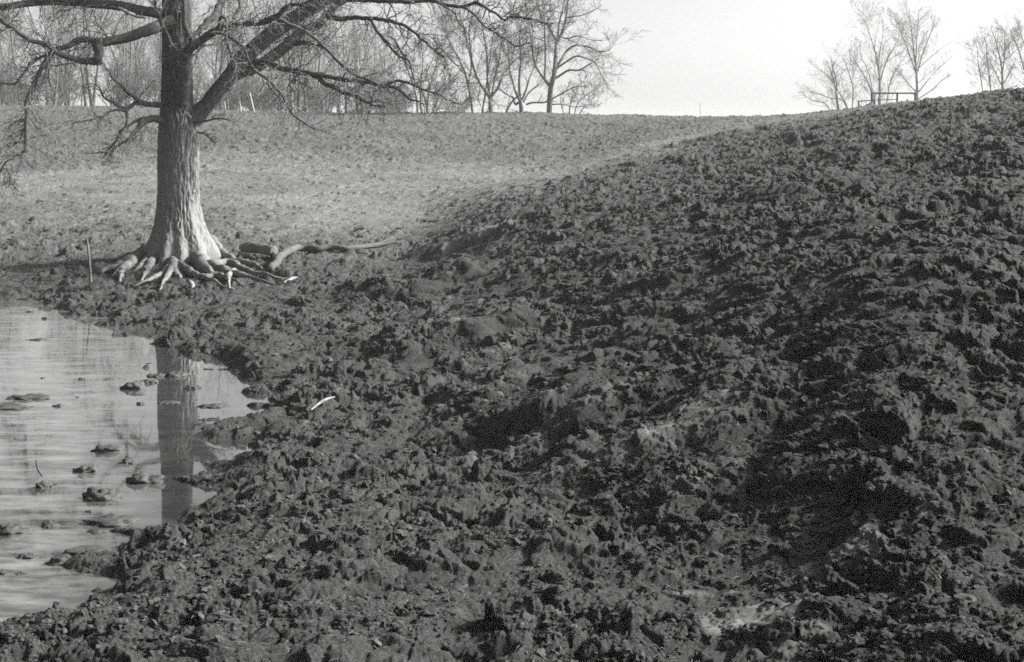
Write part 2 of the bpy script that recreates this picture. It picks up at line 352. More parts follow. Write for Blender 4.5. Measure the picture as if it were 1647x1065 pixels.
def mat_bark(name, lo, hi, sc=14, spec=.15):
    m = Nodes(name); v = m.obj((1,1,.25))
    m.l(m.mix(.4, m.ramp(m.noise(sc, 6, .7, v), [(.3,lo),(.7,hi)]), m.ramp(m.noise(2.0, 3, .6, v), [(.3,lo),(.7,hi)])), m.b.inputs['Base Color'])
    m.b.inputs['Roughness'].default_value = .9; m.b.inputs['Specular IOR Level'].default_value = spec
    m.bump(m.noise(sc*2.2, 5, .7, v), .012, .8); return m.m
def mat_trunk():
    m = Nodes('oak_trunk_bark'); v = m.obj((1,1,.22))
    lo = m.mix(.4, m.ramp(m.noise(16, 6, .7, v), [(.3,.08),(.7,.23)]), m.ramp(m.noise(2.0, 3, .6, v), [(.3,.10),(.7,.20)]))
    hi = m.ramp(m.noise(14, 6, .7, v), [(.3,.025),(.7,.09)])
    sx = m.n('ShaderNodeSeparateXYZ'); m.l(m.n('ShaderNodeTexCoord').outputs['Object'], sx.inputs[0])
    mr = m.n('ShaderNodeMapRange'); mr.inputs[1].default_value = 2.4; mr.inputs[2].default_value = 3.6; m.l(sx.outputs[2], mr.inputs[0])  # sunlit foot and shaded upper trunk put into the bark colour
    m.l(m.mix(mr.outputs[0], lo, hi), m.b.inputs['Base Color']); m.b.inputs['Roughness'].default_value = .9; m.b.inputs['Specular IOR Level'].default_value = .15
    m.bump(m.noise(34, 5, .7, v), .012, .8); return m.m
def mat_plain(name, lo, hi, sc=20, rough=.85, dist=.004):
    m = Nodes(name); v = m.obj()
    m.l(m.ramp(m.noise(sc, 4, .6, v), [(.3,lo),(.7,hi)]), m.b.inputs['Base Color']); m.b.inputs['Roughness'].default_value = rough
    m.bump(m.noise(sc*3, 4, .6, v), dist, .6); return m.m
def mat_water():
    m = Nodes('still_murky_water'); p = m.geo()
    st = m.n('ShaderNodeMapping'); st.inputs['Scale'].default_value = (.55, 1.6, 1); m.l(p, st.inputs[0])
    film = m.ramp(m.noise(2.4, 7, .72, st.outputs[0]), [(.42,0.05),(.62,.9)])
    sx = m.n('ShaderNodeSeparateXYZ'); m.l(p, sx.inputs[0])                          # film thicker on the left side of the pond, thinner on the right
    ma = m.n('ShaderNodeMath', operation='MULTIPLY_ADD'); ma.inputs[1].default_value = .25; m.l(sx.outputs[1], ma.inputs[0]); m.l(sx.outputs[0], ma.inputs[2])
    mr = m.n('ShaderNodeMapRange'); mr.inputs[1].default_value = .15; mr.inputs[2].default_value = -.9; mr.inputs[3].default_value = .12; m.l(ma.outputs[0], mr.inputs[0])
    mm = m.n('ShaderNodeMath', operation='MULTIPLY'); m.l(film, mm.inputs[0]); m.l(mr.outputs[0], mm.inputs[1]); film = mm.outputs[0]
    m.l(m.mix(film, .022, .20), m.b.inputs['Base Color']); m.l(m.mix(film, .01, .22), m.b.inputs['Roughness'])
    m.b.inputs['IOR'].default_value = 1.5; m.b.inputs['Coat Weight'].default_value = .85; m.l(m.mix(film, .008, .10), m.b.inputs['Coat Roughness'])
    m.bump(m.noise(3.5, 4, .6, st.outputs[0]), .0012, .5); return m.m
M_GROUND, M_CLOD, M_WET = mat_ground(), mat_clod(), mat_wetclod()
M_OAK = mat_bark('shaded_limb_bark', .025, .09); M_TRUNK = mat_trunk(); M_OAKGREY = mat_bark('grey_weathered_bark', .03, .11); M_TWIG = mat_bark('twig_bark', .05, .16, 8)  # limb bark darker than the trunk's: the limbs' shade is painted in
M_ROOT = mat_bark('weathered_root', .04, .19, 9); M_DARKLOG = mat_bark('dark_log_bark', .03, .15)
M_FARBARK = mat_bark('far_bark', .07, .16, 4); M_HAZEBARK = mat_bark('hazed_far_bark', .13, .26, 4); M_PALE = mat_plain('bleached_wood', .08, .24, 12)  # haze over the farthest trees put into a paler copy of the bark
M_POST = mat_plain('weathered_white_post', .16, .30); M_STAKE = mat_plain('grey_stake', .05, .13); M_RAIL = mat_plain('dark_rail', .03, .06)
M_STRAW = mat_plain('straw', .06, .17, 8); M_WATER = mat_water()

# ------------------------------------------------------------------ ground: one sheet to the horizon
s_ = np.unique(np.concatenate([np.linspace(-3, -.8, 30), np.linspace(-.8, -.62, 30), np.linspace(-.62, -.42, 130), np.linspace(-.42, .42, 1300), np.linspace(.42, .62, 180), np.linspace(.62, .8, 30), np.linspace(.8, 3, 30)]))
y_ = np.unique(np.concatenate([np.linspace(1.0, 4.4, 40), np.geomspace(4.4, 30, 1500), np.geomspace(30, 115, 550), np.geomspace(115, 200, 60), np.geomspace(200, 4000, 40)]))
X = s_[None,:]*y_[:,None]; Y = np.repeat(y_[:,None], len(s_), 1)
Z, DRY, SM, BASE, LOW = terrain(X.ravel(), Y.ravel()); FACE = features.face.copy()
LG = LOW.reshape(X.shape); GX = np.gradient(LG, s_, axis=1)/Y; GY = np.gradient(LG, y_, axis=0) - GX*s_[None,:]
GX, GY = np.clip(GX.ravel(), -1.5, 1.5), np.clip(GY.ravel(), -1.5, 1.5); HH = (Z - LOW)/np.sqrt(1 + GX**2 + GY**2)   # clods stand out along the slope's normal
HH = np.where(Y.ravel() < 60, HH, 0)
V = np.stack([X.ravel() - GX*HH, Y.ravel() - GY*HH, np.where(Y.ravel() < 60, LOW + HH, Z)], 1)
me = mesh_np('ground', V, grid_faces(len(y_), len(s_)), M_GROUND)
SS = V[:,0]/V[:,1]; DAMP_SHADE = np.clip(.25 + .75*sstep(-.06, .26, SS + .05*perlin(V[:,0]/2.5, V[:,1]/3.5, 97) + .03*perlin(V[:,0]/.8, V[:,1]/.8, 98))*(1 - .6*sstep(25, 60, Y.ravel())), 0, 1)*(1 - DRY)   # the bank stays damp
DAMP_SHADE = np.maximum(DAMP_SHADE, FACE*1.25*(.75 + .5*perlin(V[:,0]/.5, V[:,1]/.5, 99)))                    # shade of the slumped faces, painted in as darker mud
WETN = (1 - sstep(.0, .06, Z + .05*perlin(V[:,0]/.4, V[:,1]/.4, 91)))*(BASE < .2)
for nm, val in (('dry', DRY), ('smooth', SM), ('wet', WETN), ('silt', silt(V[:,0], V[:,1])), ('damp_shade', DAMP_SHADE), ('face', np.clip(FACE*1.2, 0, 1)), ('track', np.clip(track(V[:,0], V[:,1]), 0, 1)*np.clip(DRY*1.6, 0, 1))):
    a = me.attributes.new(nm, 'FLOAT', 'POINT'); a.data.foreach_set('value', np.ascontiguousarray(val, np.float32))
tag(link('ground', me), kind='structure', label='trampled muddy pasture rising from the pond to bank and hill', cat='ground')
wv = np.array([[-34, 4.5, 0],[3, 4.5, 0],[3, 34, 0],[-34, 34, 0]])
tag(link('pond_water', mesh_np('pond_water', wv, np.array([[0,1,2,3]]), M_WATER)), kind='structure', label='still murky pond water at lower left', cat='pond')

# ------------------------------------------------------------------ loose crumbs of mud and bits of straw: nobody could count them
def icosphere(sub):
    import bmesh
    bm = bmesh.new(); bmesh.ops.create_icosphere(bm, subdivisions=sub, radius=1)
    v = np.array([q.co[:] for q in bm.verts]); f = np.array([[q.index for q in t.verts] for t in bm.faces]); bm.free(); return v, f
IV1, IF1 = icosphere(1); IV, IF = icosphere(2); IV3, IF3 = icosphere(4)
def lump(seed, v, a=.9):
    d = a*perlin3(v[:,0]*1.3, v[:,1]*1.3, v[:,2]*1.3, seed) + .55*a*perlin3(v[:,0]*3, v[:,1]*3, v[:,2]*3, seed + 9)
    d = d + .45*a*perlin3(v[:,0]*6, v[:,1]*6, v[:,2]*6, seed + 19) + .25*(np.abs(perlin3(v[:,0]*4, v[:,1]*4, v[:,2]*4, seed + 29)) < .12)*-1.0
    return v*np.maximum(1 + d, .3)[:,None]
def scatter_region(n, y0, y1, power=1.0):
    y = y0*(y1/y0)**rng.random(n); s = (rng.random(n) - .45)*1.06; return s*y, y
LUMPS = {1: np.stack([lump(100 + i, IV1) for i in range(24)]), 2: np.stack([lump(100 + i, IV) for i in range(16)])}; ICO = {1: IF1, 2: IF}
cv, cf, off, ct_ = [], [], 0, []
for n, y0, y1, r0, r1, sub in [(54000, 5.4, 14, .005, .016, 1), (35000, 7, 26, .008, .025, 1), (11000, 5.6, 22, .016, .048, 2), (14000, 14, 45, .018, .055, 1), (6000, 35, 90, .03, .09, 1)]:
    x, y = scatter_region(n, y0, y1); z, dry, sm, b, _ = terrain(x, y)
    keep = (b > -.02) & (rng.random(n) > .93*dry) & (rng.random(n) > .6*sm) & (perlin(x/.8, y/.8, 61) + .25 > .5*rng.random(n) - .1)
    x, y, z = x[keep], y[keep], z[keep]; n = len(x)
    r = r0*(r1/r0)**(rng.random(n)**1.6); L = LUMPS[sub][rng.integers(0, 16, n)]*np.stack([r*(.8 + .6*rng.random(n)), r*(.8 + .6*rng.random(n)), r*(.55 + .45*rng.random(n))], 1)[:,None,:]
    a = rng.random(n)*6.28; c, s = np.cos(a)[:,None], np.sin(a)[:,None]
    P = np.stack([L[...,0]*c - L[...,1]*s + x[:,None], L[...,0]*s + L[...,1]*c + y[:,None], L[...,2] + (z - r*.12)[:,None]], -1).reshape(-1, 3)
    cv.append(P); cf.append((ICO[sub][None] + (np.arange(n)*L.shape[1])[:,None,None]).reshape(-1, 3) + off); off += len(P); ct_.append(np.repeat((.016 + .10*rng.random(n)**2.2)*np.where(x/y > .05, .75, 1.0), L.shape[1]))
me = mesh_np('mud_crumbs', np.vstack(cv), np.vstack(cf), M_CLOD, False)
at_ = me.attributes.new('tone', 'FLOAT', 'POINT'); at_.data.foreach_set('value', np.ascontiguousarray(np.concatenate(ct_), np.float32))   # drier and wetter crumbs
tag(link('mud_crumbs', me), kind='stuff', label='loose crumbs and clods of mud strewn over the ground', cat='mud')
n = 3600; x, y = scatter_region(n, 5.2, 32); z, dry, sm, b, _ = terrain(x, y); k = (b > .02) & (perlin(x/1.5, y/1.5, 66) > -.1); x, y, z = x[k], y[k], z[k]; n = len(x)
a = rng.random(n)*6.28; L = .02 + .09*rng.random(n)**2; q = np.linspace(-.5, .5, 5)
P = np.stack([x[:,None] + np.cos(a)[:,None]*L[:,None]*q, y[:,None] + np.sin(a)[:,None]*L[:,None]*q,
              z[:,None] + .012 + (rng.random(n)*.02)[:,None] + (rng.normal(size=n)*.35*L)[:,None]*q - .12*L[:,None]*q*q*4*rng.random(n)[:,None]], -1)
tv, tf = tubes(P, np.repeat((.0012 + .0014*rng.random(n))[:,None], 5, 1), 3)
tag(link('straw_bits', mesh_np('straw_bits', tv, tf, M_STRAW)), kind='stuff', label='bits of straw and dead stalk trodden into the mud', cat='straw')

# ------------------------------------------------------------------ the oak
OD = 31.7; MPP = OD/FPX
def op(px, py, dd=0.0): return at_depth(px, py, OD + dd)
TB = op(288, 424)                                           # base of the trunk
oak = empty('oak_tree', TB, 'large bare oak with exposed roots standing on the pond bank', 'tree')
rows = [(452,205,372),(440,212,366),(425,220,360),(415,226,357),(400,233,352),(390,238,345),(380,243,338),(370,246,333),(355,250,327),(340,253,323),(320,255,320),(300,256,318),(260,255,319),
        (225,256,319),(205,257,320),(190,258,318),(175,260,312),(150,261,309),(100,262,308),(50,262,308),(0,262,307),(-80,265,304),(-200,270,300),(-330,277,297),(-430,284,292)]
zz = np.array([op(0, r)[2] for r, a, b in rows]); cx = np.array([op((a + b)/2, r)[0] for r, a, b in rows]); hw = np.array([(b - a)/2*MPP for r, a, b in rows])
zs = np.concatenate([np.linspace(zz[0], 4.0, 420), np.linspace(4.0, zz[-1], 150)[1:]]); NA = 260
th = np.arange(NA)*2*np.pi/NA
o = np.argsort(zz); c_ = np.interp(zs, zz[o], cx[o]); r_ = np.interp(zs, zz[o], hw[o])
ker = np.ones(21)/21
pad = lambda q: np.convolve(np.pad(q, 10, mode='edge'), ker, 'valid')
c_, r_ = pad(c_), pad(r_)
core = np.minimum(r_, .44 + .12*np.exp(-(zs - .4)/.5))
flare = np.zeros(NA)
for a, wd, am in [(0,.30,1),(-.75,.24,.75),(-1.35,.17,.62),(-1.85,.20,.8),(-2.45,.24,.8),(3.14,.3,1.0),(2.3,.35,.9),(1.4,.35,.8),(.7,.3,.8)]:
    dth = np.angle(np.exp(1j*(th - a))); flare = np.maximum(flare, am*np.exp(-(dth/wd)**2))
flare = .38 + .62*flare
RR = core[:,None] + (r_ - core)[:,None]*flare[None]
ct, stn = np.cos(th)[None], np.sin(th)[None]; zz2 = zs[:,None]
wob = perlin3(ct*2 + 0*zz2, stn*2 + 0*zz2, zz2*.9 + 0*ct, 3)
fi = perlin3(ct*RR/.07 + .8*wob, stn*RR/.07 + .8*wob, zz2/.26 + 0*ct, 5); fi2 = perlin3(ct*RR/.02, stn*RR/.02, zz2/.12 + 0*ct, 6)
smooth_base = sstep(.3, 1.5, zz2)
RR = RR*(1 + .05*wob) + (.058*(.35 - np.abs(fi)*1.7) + .012*fi2)*(.25 + .75*smooth_base)
TV = np.stack([c_[:,None] + RR*ct, TB[1] + RR*stn, zz2 + 0*RR], -1).reshape(-1, 3)
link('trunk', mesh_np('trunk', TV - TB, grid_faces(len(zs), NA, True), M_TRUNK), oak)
LIMBS = []
def limb(pts, dd, name='limb', bark=.018, mat=None):
    """pts (px,py,width px); dd: metres nearer (-) or farther (+) than the trunk, from root to tip"""
    d = np.interp(np.linspace(0, 1, len(pts)), np.linspace(0, 1, len(dd)), dd)
    P = np.array([op(p[0], p[1], q) for p, q in zip(pts, d)]); R = np.array([p[2]*MPP/2 for p in pts])
    L = np.linalg.norm(np.diff(P, axis=0), axis=1).sum(); k = 8 if R.max() < .04 else (14 if R.max() < .1 else 40); n = int(max(16, min(200, L/(.06 if k < 40 else .03))))
    Q, S = resample(P, R, n)
    if R.max() < .12: Q = Q + np.stack([.6*S.mean()*perlin(np.arange(n)*.33, np.full(n, .37), int(abs(pts[0][0]*7 + pts[0][1])) + q) for q in range(3)], 1)*np.minimum(1, np.arange(n)/4)[:,None]
    b = Bag(); b.add(*tubes(np.vstack([Q, Q[-1:] + (Q[-1:] - Q[-2:-1])*.3])[None], np.concatenate([S, [S[-1]*.05]])[None], k, bark*min(1, R.max()/.1) if R.max() > .03 else 0, len(LIMBS)))
    link(name, mesh_np(name, np.vstack(b.v) - TB, np.vstack(b.f), mat or M_OAK), oak)
    q, s = resample(Q, S, 40); LIMBS.append((q, s)); return Q, S
limb([(292,35,18),(262,24,17),(222,16,15),(188,9,15),(150,6,14),(122,3,13),(90,2,12),(56,4,11),(28,8,10),(0,13,9),(-40,22,8),(-90,45,6),(-130,80,3)], (0,-.4,-.6,-.8))
limb([(280,34,20),(255,42,19),(242,47,18),(206,60,15),(178,66,14),(160,69,12),(143,64,10),(124,65,9),(113,73,8),(94,79,7),(81,86,7),(75,96,6),(66,111,6),(58,128,5.5),(49,146,5),(43,161,5),(42,173,4.6),(43,186,4.5),(43,200,4.2),(42,215,4),(41,234,3.6),(40,241,3.4),(33,248,3),(22,255,2.5),(9,261,2),(0,278,1.5),(-6,290,.8)], (-.3,-1.2,-1.8,-2.2,-2.4))
limb([(90,80,6),(75,88,5),(62,94,5),(47,105,4.5),(38,120,4),(24,134,3.5),(11,134,3),(0,134,3),(-20,130,2),(-45,140,1)], (-1.75,-2.2))
limb([(156,64,15),(160,80,14),(157,98,12)], (-1.3,-1.5))
limb([(163,100,9),(155,99,12),(148,99,11),(122,96,9),(105,90,8),(90,83,8),(79,75,7.5),(62,69,7),(45,62,7),(34,54,6.5),(17,43,6),(0,31,5),(-30,12,4),(-60,-20,2)], (-1.2,-1.7,-2.2,-2.6))
limb([(268,170,9),(255,169,9),(242,169,9),(225,164,8),(221,160,5),(206,150,4.5),(195,137,4),(184,128,3.5),(175,116,2.5),(168,106,1)], (-.2,-.8,-1.2))
limb([(226,165,7),(216,167,6.5),(206,175,5.5),(195,173,4.5),(182,165,3.8),(169,158,3.2),(163,148,2.8),(160,141,2.4),(150,135,2),(139,134,1.2)], (-.6,-1.4))
limb([(205,174,5),(203,179,4.5),(191,176,3.8),(175,180,3.2),(169,186,2.6),(160,188,2.2),(148,193,2),(120,196,1)], (-.75,-1.5))
limb([(204,178,5),(204,195,4.2),(198,210,3.6),(189,224,3.2),(177,240,2.6),(165,254,1.6)], (-.75,-1.2))
limb([(268,197,12),(250,192,11),(238,193,11),(228,197,12),(223,205,8),(210,222,4),(195,231,3.5),(180,239,3),(171,245,2.6),(155,245,2),(138,248,1)], (-.3,-.9,-1.5))
limb([(230,193,9),(219,194,5),(209,200,4),(195,210,3.5),(188,225,3.2),(173,242,2.6),(168,252,1.2)], (-.6,-1.1))
limb([(222,206,6),(213,215,4),(206,226,3),(202,236,2),(196,246,1)], (-.9,-1.3))
limb([(290,165,20),(294,146,21),(298,120,19),(299,94,18),(304,79,16),(318,69,13),(333,58,12),(344,51,13),(359,45,10),(380,41,8.5),(398,38,8),(417,37,8),(428,34,9),(438,29,9),(449,24,7),(456,15,6),(468,8,5),(483,8,4),(498,2,3),(520,-12,2)], (-.35,-.7,-1.3,-2.0,-2.3))
limb([(300,92,13),(289,86,9),(278,75,8),(269,60,7),(263,47,6),(258,30,5),(250,10,4),(246,-20,3)], (-.75,-1.3))
limb([(310,70,11),(308,64,9),(301,51,8.5),(297,38,8),(296,19,7),(295,0,6),(290,-40,5),(280,-90,3)], (-1.0,-1.4))
limb([(436,29,7),(450,31,5),(464,38,5),(487,48,4.5),(508,62,4),(521,75,4.5),(533,88,4.5),(548,103,4.5),(563,116,4.2),(580,124,3.5),(600,131,2.5),(618,142,1.5)], (-2.0,-1.6,-1.2))
limb([(346,52,6),(349,53,5),(363,56,4.5),(378,66,4.2),(393,79,4),(400,98,4),(408,111,4),(419,120,4.2),(432,129,4),(443,139,3.5),(453,152,3.2),(462,169,2.8),(470,182,2.5),(483,193,2.2),(500,205,1.8),(522,213,1)], (-1.6,-2.6))
limb([(432,129,3.4),(434,140,3),(446,153,2.5),(454,162,2),(461,178,1)], (-2.2,-2.5))
limb([(352,47,6),(355,28,5),(360,28,4),(365,34,3.4),(364,62,3),(370,84,2.8),(378,105,2.5),(380,128,2.2),(379,143,1)], (-1.7,-2.4))
limb([(284,226,26.3),(292,212,35.5),(303,198,35.5),(316,186,30.2),(333,169,23.9),(351,146,23.2),(370,122,23.9),(385,99,23.9),(408,79,25.5),(432,58,24.7),(460,38,23.2),(487,21,21.6),(513,6,20.1),(530,-6,18.6),(600,-55,14.7),(680,-115,10.0),(740,-190,4.6)], (-.1,0,.2,.4,.5), bark=.03)
limb([(372,128,13.2),(385,119,16.5),(408,111,15.8),(426,99,17.2),(445,86,17.8),(468,68,16.5),(488,51,15.2),(514,38,13.2),(533,17,11.9),(548,0,10.6),(570,-30,9.2),(610,-80,6.6),(640,-160,3.3)], (.25,.8,1.4,1.8), bark=.03)
limb([(395,104,13),(420,99,11),(439,105,10),(467,112,9),(495,119,8.5),(510,124,8),(521,133,7),(536,141,6.2),(551,148,6),(565,152,5.5),(580,158,4.5),(591,165,3.5),(602,169,2.8),(620,171,1)], (.5,-.6,-1.4))
limb([(500,119,8),(520,121,7.5),(533,124,7),(555,129,7),(565,128,6.5),(576,130,6),(593,133,6),(617,138,5),(634,141,4.5),(645,148,3.2),(660,160,2.6),(683,167,1.4)], (-.4,-1.4))
limb([(618,138,4.5),(626,134,4.2),(641,130,4),(664,137,3.5),(683,145,3),(702,150,2.5),(718,159,2),(741,169,1)], (-.9,-1.6))
limb([(563,152,4),(565,146,3.2),(578,139,3),(593,132,3)], (-1,-.9))
limb([(476,70,10),(484,68,7.5),(499,69,6.5),(510,72,6),(521,76,4)], (1.2,-.9))
limb([(525,27,11),(533,28,9),(548,30,8),(566,29,7),(595,29,6.5),(615,31,5.5),(636,36,5),(655,44,4.5),(673,58,4),(687,71,3.5),(702,83,3),(715,94,2.6),(718,105,2),(713,115,1)], (1.4,.4,-.4))
limb([(596,30,5),(598,34,5),(602,43,5),(611,56,4.6),(623,69,4.2),(632,81,3.8),(641,90,3.2),(655,96,3),(660,107,2.6),(664,122,2.2),(666,131,1)], (.5,-.2))
limb([(628,60,2.5),(634,64,3),(645,83,2.8),(655,95,2.5)], (.2,.1))
limb([(540,10,9),(560,0,8),(598,1,7.5),(645,3,7),(673,2,6.5),(698,1,6),(709,5,5.6),(739,12,5.5),(755,6,5),(769,5,5),(783,14,4.5),(801,25,4),(811,32,4),(824,27,3.6),(848,30,3.2),(875,36,2.4),(890,46,1)], (1.4,.2,-1))
limb([(744,12,4.2),(750,14,4),(765,25,3.6),(778,42,3.2),(797,53,2.8),(811,62,2.5),(831,74,2.2),(852,70,1.6),(858,85,.8)], (-.3,-1))
limb([(702,2,3.5),(718,12,2.8),(732,22,2.4),(737,35,2),(750,50,1)], (-.2,-.6))
limb([(310,60,8),(340,30,12),(352,12,12),(362,-10,11),(375,-60,9),(390,-130,5)], (.3,1.6,2.5))
limb([(372,45,3),(376,26,4.5),(384,15,5),(385,0,5),(380,-30,5),(372,-60,5)], (1.2,1.6))
limb([(312,197,4),(330,195,3.5),(347,191,3),(362,192,2.2),(375,196,1)], (-.3,-.9))
limb([(318,213,3),(330,216,2.6),(343,228,2),(348,233,1)], (-.4,-.8))
limb([(190,12,4),(205,20,5),(216,25,5),(235,30,4)], (-1.2,-.9), mat=M_PALE)
g2 = np.random.default_rng(21)                              # limbs of the upper crown, above the picture but mirrored in the pond
for i in range(13):
    r0 = -20 - i*30; a = g2.random()*6.28; L = 4.5 - i*.17; p0 = op(285, r0); d = np.array([math.cos(a), math.sin(a)*.8, .25 + .04*i]); P = [p0]
    for q in range(6): d = d + g2.normal(size=3)*.22; d /= np.linalg.norm(d); P.append(P[-1] + d*L/6)
    Q, S = resample(P, np.linspace(.15 - i*.006, .012, 7), 40)
    v, f = tubes(Q[None], S[None], 10, .008, i); link('limb', mesh_np('limb', v - TB, f, M_OAK), oak); LIMBS.append((Q, S))
LP = np.stack([q for q, s in LIMBS]); LR = np.stack([s for q, s in LIMBS])
gt = np.random.default_rng(5); tw = Bag()
thin = LR.max(1) < .16; I9 = np.linspace(0, 39, 9).astype(int)
p1, r1 = spawn(LP, np.minimum(LR, .035), 560, (.22, 1), (35, 85), (.10, .28), 9, .26, -.12, (.35, .6), .3, .0055, gt, 1.9)
p2, r2 = spawn(np.concatenate([p1, LP[thin][:,I9]]), np.concatenate([r1, np.minimum(LR[thin][:,I9], .02)]), 4200, (.2, 1), (30, 80), (.2, .5), 7, .3, -.12, (.4, .7), .4, .0047, gt, .8)
p3, r3 = spawn(p2, r2, 8000, (.2, 1), (30, 75), (.3, .6), 5, .3, .0, (.5, .8), .5, .0040, gt, .4)
for p, r, k in ((p1, r1, 6), (p2, r2, 5), (p3, r3, 4)): tw.add(*tubes(p, r, k))
link('crown', mesh_np('crown', np.vstack(tw.v) - TB, np.vstack(tw.f), M_TWIG), oak)
def gp(px, py, up=0.0):                                      # a point on the worn bank below the tree
    q = on_ground(px, py); p = at_depth(px, py, q[1] - .35); p[2] = max(p[2], groundz(p[0], p[1]) + .01) + up; return p
def root(pts, name='root', mat=None, up=.25):
    P = np.array([gp(x, y, up*w_*MPP*.5) for x, y, w_ in pts]); R = np.array([w_*MPP/2*1.25 for x, y, w_ in pts])
    Q, S = resample(P, R, 60); tt = np.linspace(0, 1, 60); Q[:,2] -= (.05 + S*.6)*sstep(.82, 1, tt); S = S*(1 - .7*sstep(.6, 1, tt)); Q = Q + np.stack([.5*S*perlin(np.arange(60)*.17, np.full(60, .3), int(pts[0][0]) + k) for k in range(3)], 1)
    v, f = tubes(np.vstack([Q, Q[-1:] + (Q[-1:] - Q[-2:-1])*.4])[None], np.concatenate([S, [S[-1]*.05]])[None], 16, .022, int(pts[0][1])); link(name, mesh_np(name, v - TB, f, mat or M_ROOT), oak)
root([(240,408,16),(216,419,14),(192,430,12),(171,434,10),(154,441,5)], mat=M_OAK)
root([(236,412,16),(216,420,14),(203,431,12),(190,438,9),(175,445,5)])
root([(200,433,8),(195,441,7),(193,450,5)])
root([(246,410,10),(235,422,7),(224,433,5.5),(209,445,4)])
root([(252,410,14),(244,422,11),(236,433,9),(233,441,8),(226,450,5)])
root([(262,408,16),(268,419,13),(280,426,11),(276,436,10),(269,445,8),(256,462,6)])
root([(275,434,8),(260,441,6),(241,450,4.5),(214,456,2.5)])
root([(279,436,8),(284,442,7),(292,450,5)])
root([(272,404,22),(287,413,16),(300,415,15),(316,416,15),(324,426,15),(329,438,16),(342,444,14),(358,447,11),(367,448,9)], up=.9)
root([(377,439,6),(369,446,6.5),(367,452,5),(370,460,4)], mat=M_PALE, up=.9)
root([(330,425,10),(345,430,9),(361,427,9),(377,428,8),(396,437,6),(412,442,7),(440,445,7),(466,445,5)], up=.9)
root([(304,456,4),(307,457,5),(309,462,4.5),(310,467,3.5)], mat=M_PALE, up=.9)
root([(335,392,20),(350,402,14),(362,407,9),(376,410,5)])
root([(312,400,18),(322,412,12),(336,420,8),(352,424,5)])
root([(318,420,12),(338,432,12),(358,440,11),(384,446,10),(410,449,8),(440,452,5)], up=.7)
root([(345,405,12),(366,416,9),(388,424,8),(412,430,7),(430,438,5)], up=.7)
root([(290,430,9),(306,440,8),(326,449,7),(346,455,6),(366,459,4)], up=.7)
root([(330,447,7),(350,446,7),(366,452,6),(392,456,4)], mat=M_DARKLOG, up=.6)
# fallen wood beside it
def fallen(name, pts, mat, label, cat, up=1.0, bark=.012, n=60, k=16, parts=None):
    P = np.array([gp(x, y, up*w_*MPP*.5) for x, y, w_ in pts]); R = [w_*MPP/2 for x, y, w_ in pts]; b = Bag().tube(P, R, n, k, bark, int(pts[0][0]))
    return tag(b.build(name, mat, None, tuple(P[0])), label, cat)
lg = empty('fallen_log', gp(415, 412), 'short dark log with a pale broken end lying right of the oak roots', 'log')
lb = Bag().tube([gp(388,409,.16), gp(405,410,.17), gp(425,412,.16), gp(441,414,.13)], [.085,.12,.10,.115], 40, 24, .04, 15, rd=.05)
link('log_body', mesh_np('log_body', np.vstack(lb.v) - np.array(lg.location), np.vstack(lb.f), M_DARKLOG), lg)
lb = Bag().tube([gp(386,408,.02), gp(398,412,.03), gp(410,415,.0)], [.05,.055,.03], 20, 12, .006, 6)
link('broken_stub', mesh_np('broken_stub', np.vstack(lb.v) - np.array(lg.location), np.vstack(lb.f), M_PALE), lg)
lb = Bag().tube([gp(438,412,.10), gp(442,414,.07), gp(447,422,.0)], [.075,.07,.03], 24, 14, .035, 8)
link('splintered_end', mesh_np('splintered_end', np.vstack(lb.v) - np.array(lg.location), np.vstack(lb.f), M_ROOT), lg)
fb = empty('fallen_branch', gp(474, 405), 'long bowed grey branch lying on the mud right of the log', 'branch')
for nm, pts in (('main_stem', [(436,438,10),(443,431,12),(450,423,12.5),(460,413,12),(474,406,11),(490,404,10.5),(510,406,10),(530,405,9.5),(560,405,9),(590,399,8),(620,394,6),(642,391,3)]),
                ('broken_stub', [(462,412,6),(456,405,5),(452,400,3)]), ('side_twig', [(560,404,4),(575,407,3),(592,409,2)]), ('side_twig', [(606,397,4),(622,388,3),(636,384,1.5)])):
    P = np.array([gp(x, y, w_*MPP*.5) for x, y, w_ in pts]); R = np.array([w_*MPP/2 for x, y, w_ in pts]); Q, S = resample(P, R, 90 if nm == 'main_stem' else 16)
    Q = Q + np.stack([.45*S*perlin(np.arange(len(Q))*.16, np.full(len(Q), .4), 7 + k) for k in range(3)], 1)
    v, f = tubes(np.vstack([Q[:1] - (Q[1:2] - Q[:1])*.1, Q, Q[-1:] + (Q[-1:] - Q[-2:-1])*.3])[None], np.concatenate([[S[0]*.05], S, [S[-1]*.1]])[None], 18, .022 if nm == 'main_stem' else .004, 17)
    link(nm, mesh_np(nm, v - np.array(fb.location), f, M_OAKGREY), fb)
fallen('pale_stick', [(457,458,3),(464,454,4.5),(471,450,4.5),(480,448,2.5)], M_PALE, 'short white stick on the mud below the bowed branch', 'stick', n=16, k=8, bark=.002)
A = on_ground(500, 667); B = on_ground(538, 653)
tag(Bag().tube([A + [0,0,.05], (A + B)/2 + [0,0,.10], B + [0,0,.10]], [.008,.017,.007], 24, 8, .004, 3).build('bleached_stick', M_PALE, None, tuple(A)), 'single bleached stick lying alone in the dark mud near the pond point', 'stick')
A = at_height(147, 469, .1); B = at_depth(140, 383, A[1])
tag(Bag().tube([A, (A + B)/2 + [.01,0,0], B], [.03,.028,.022], 16, 8, .004).build('stake', M_STAKE, None, tuple(A)), 'thin weathered stake standing upright at the pond edge', 'stake')

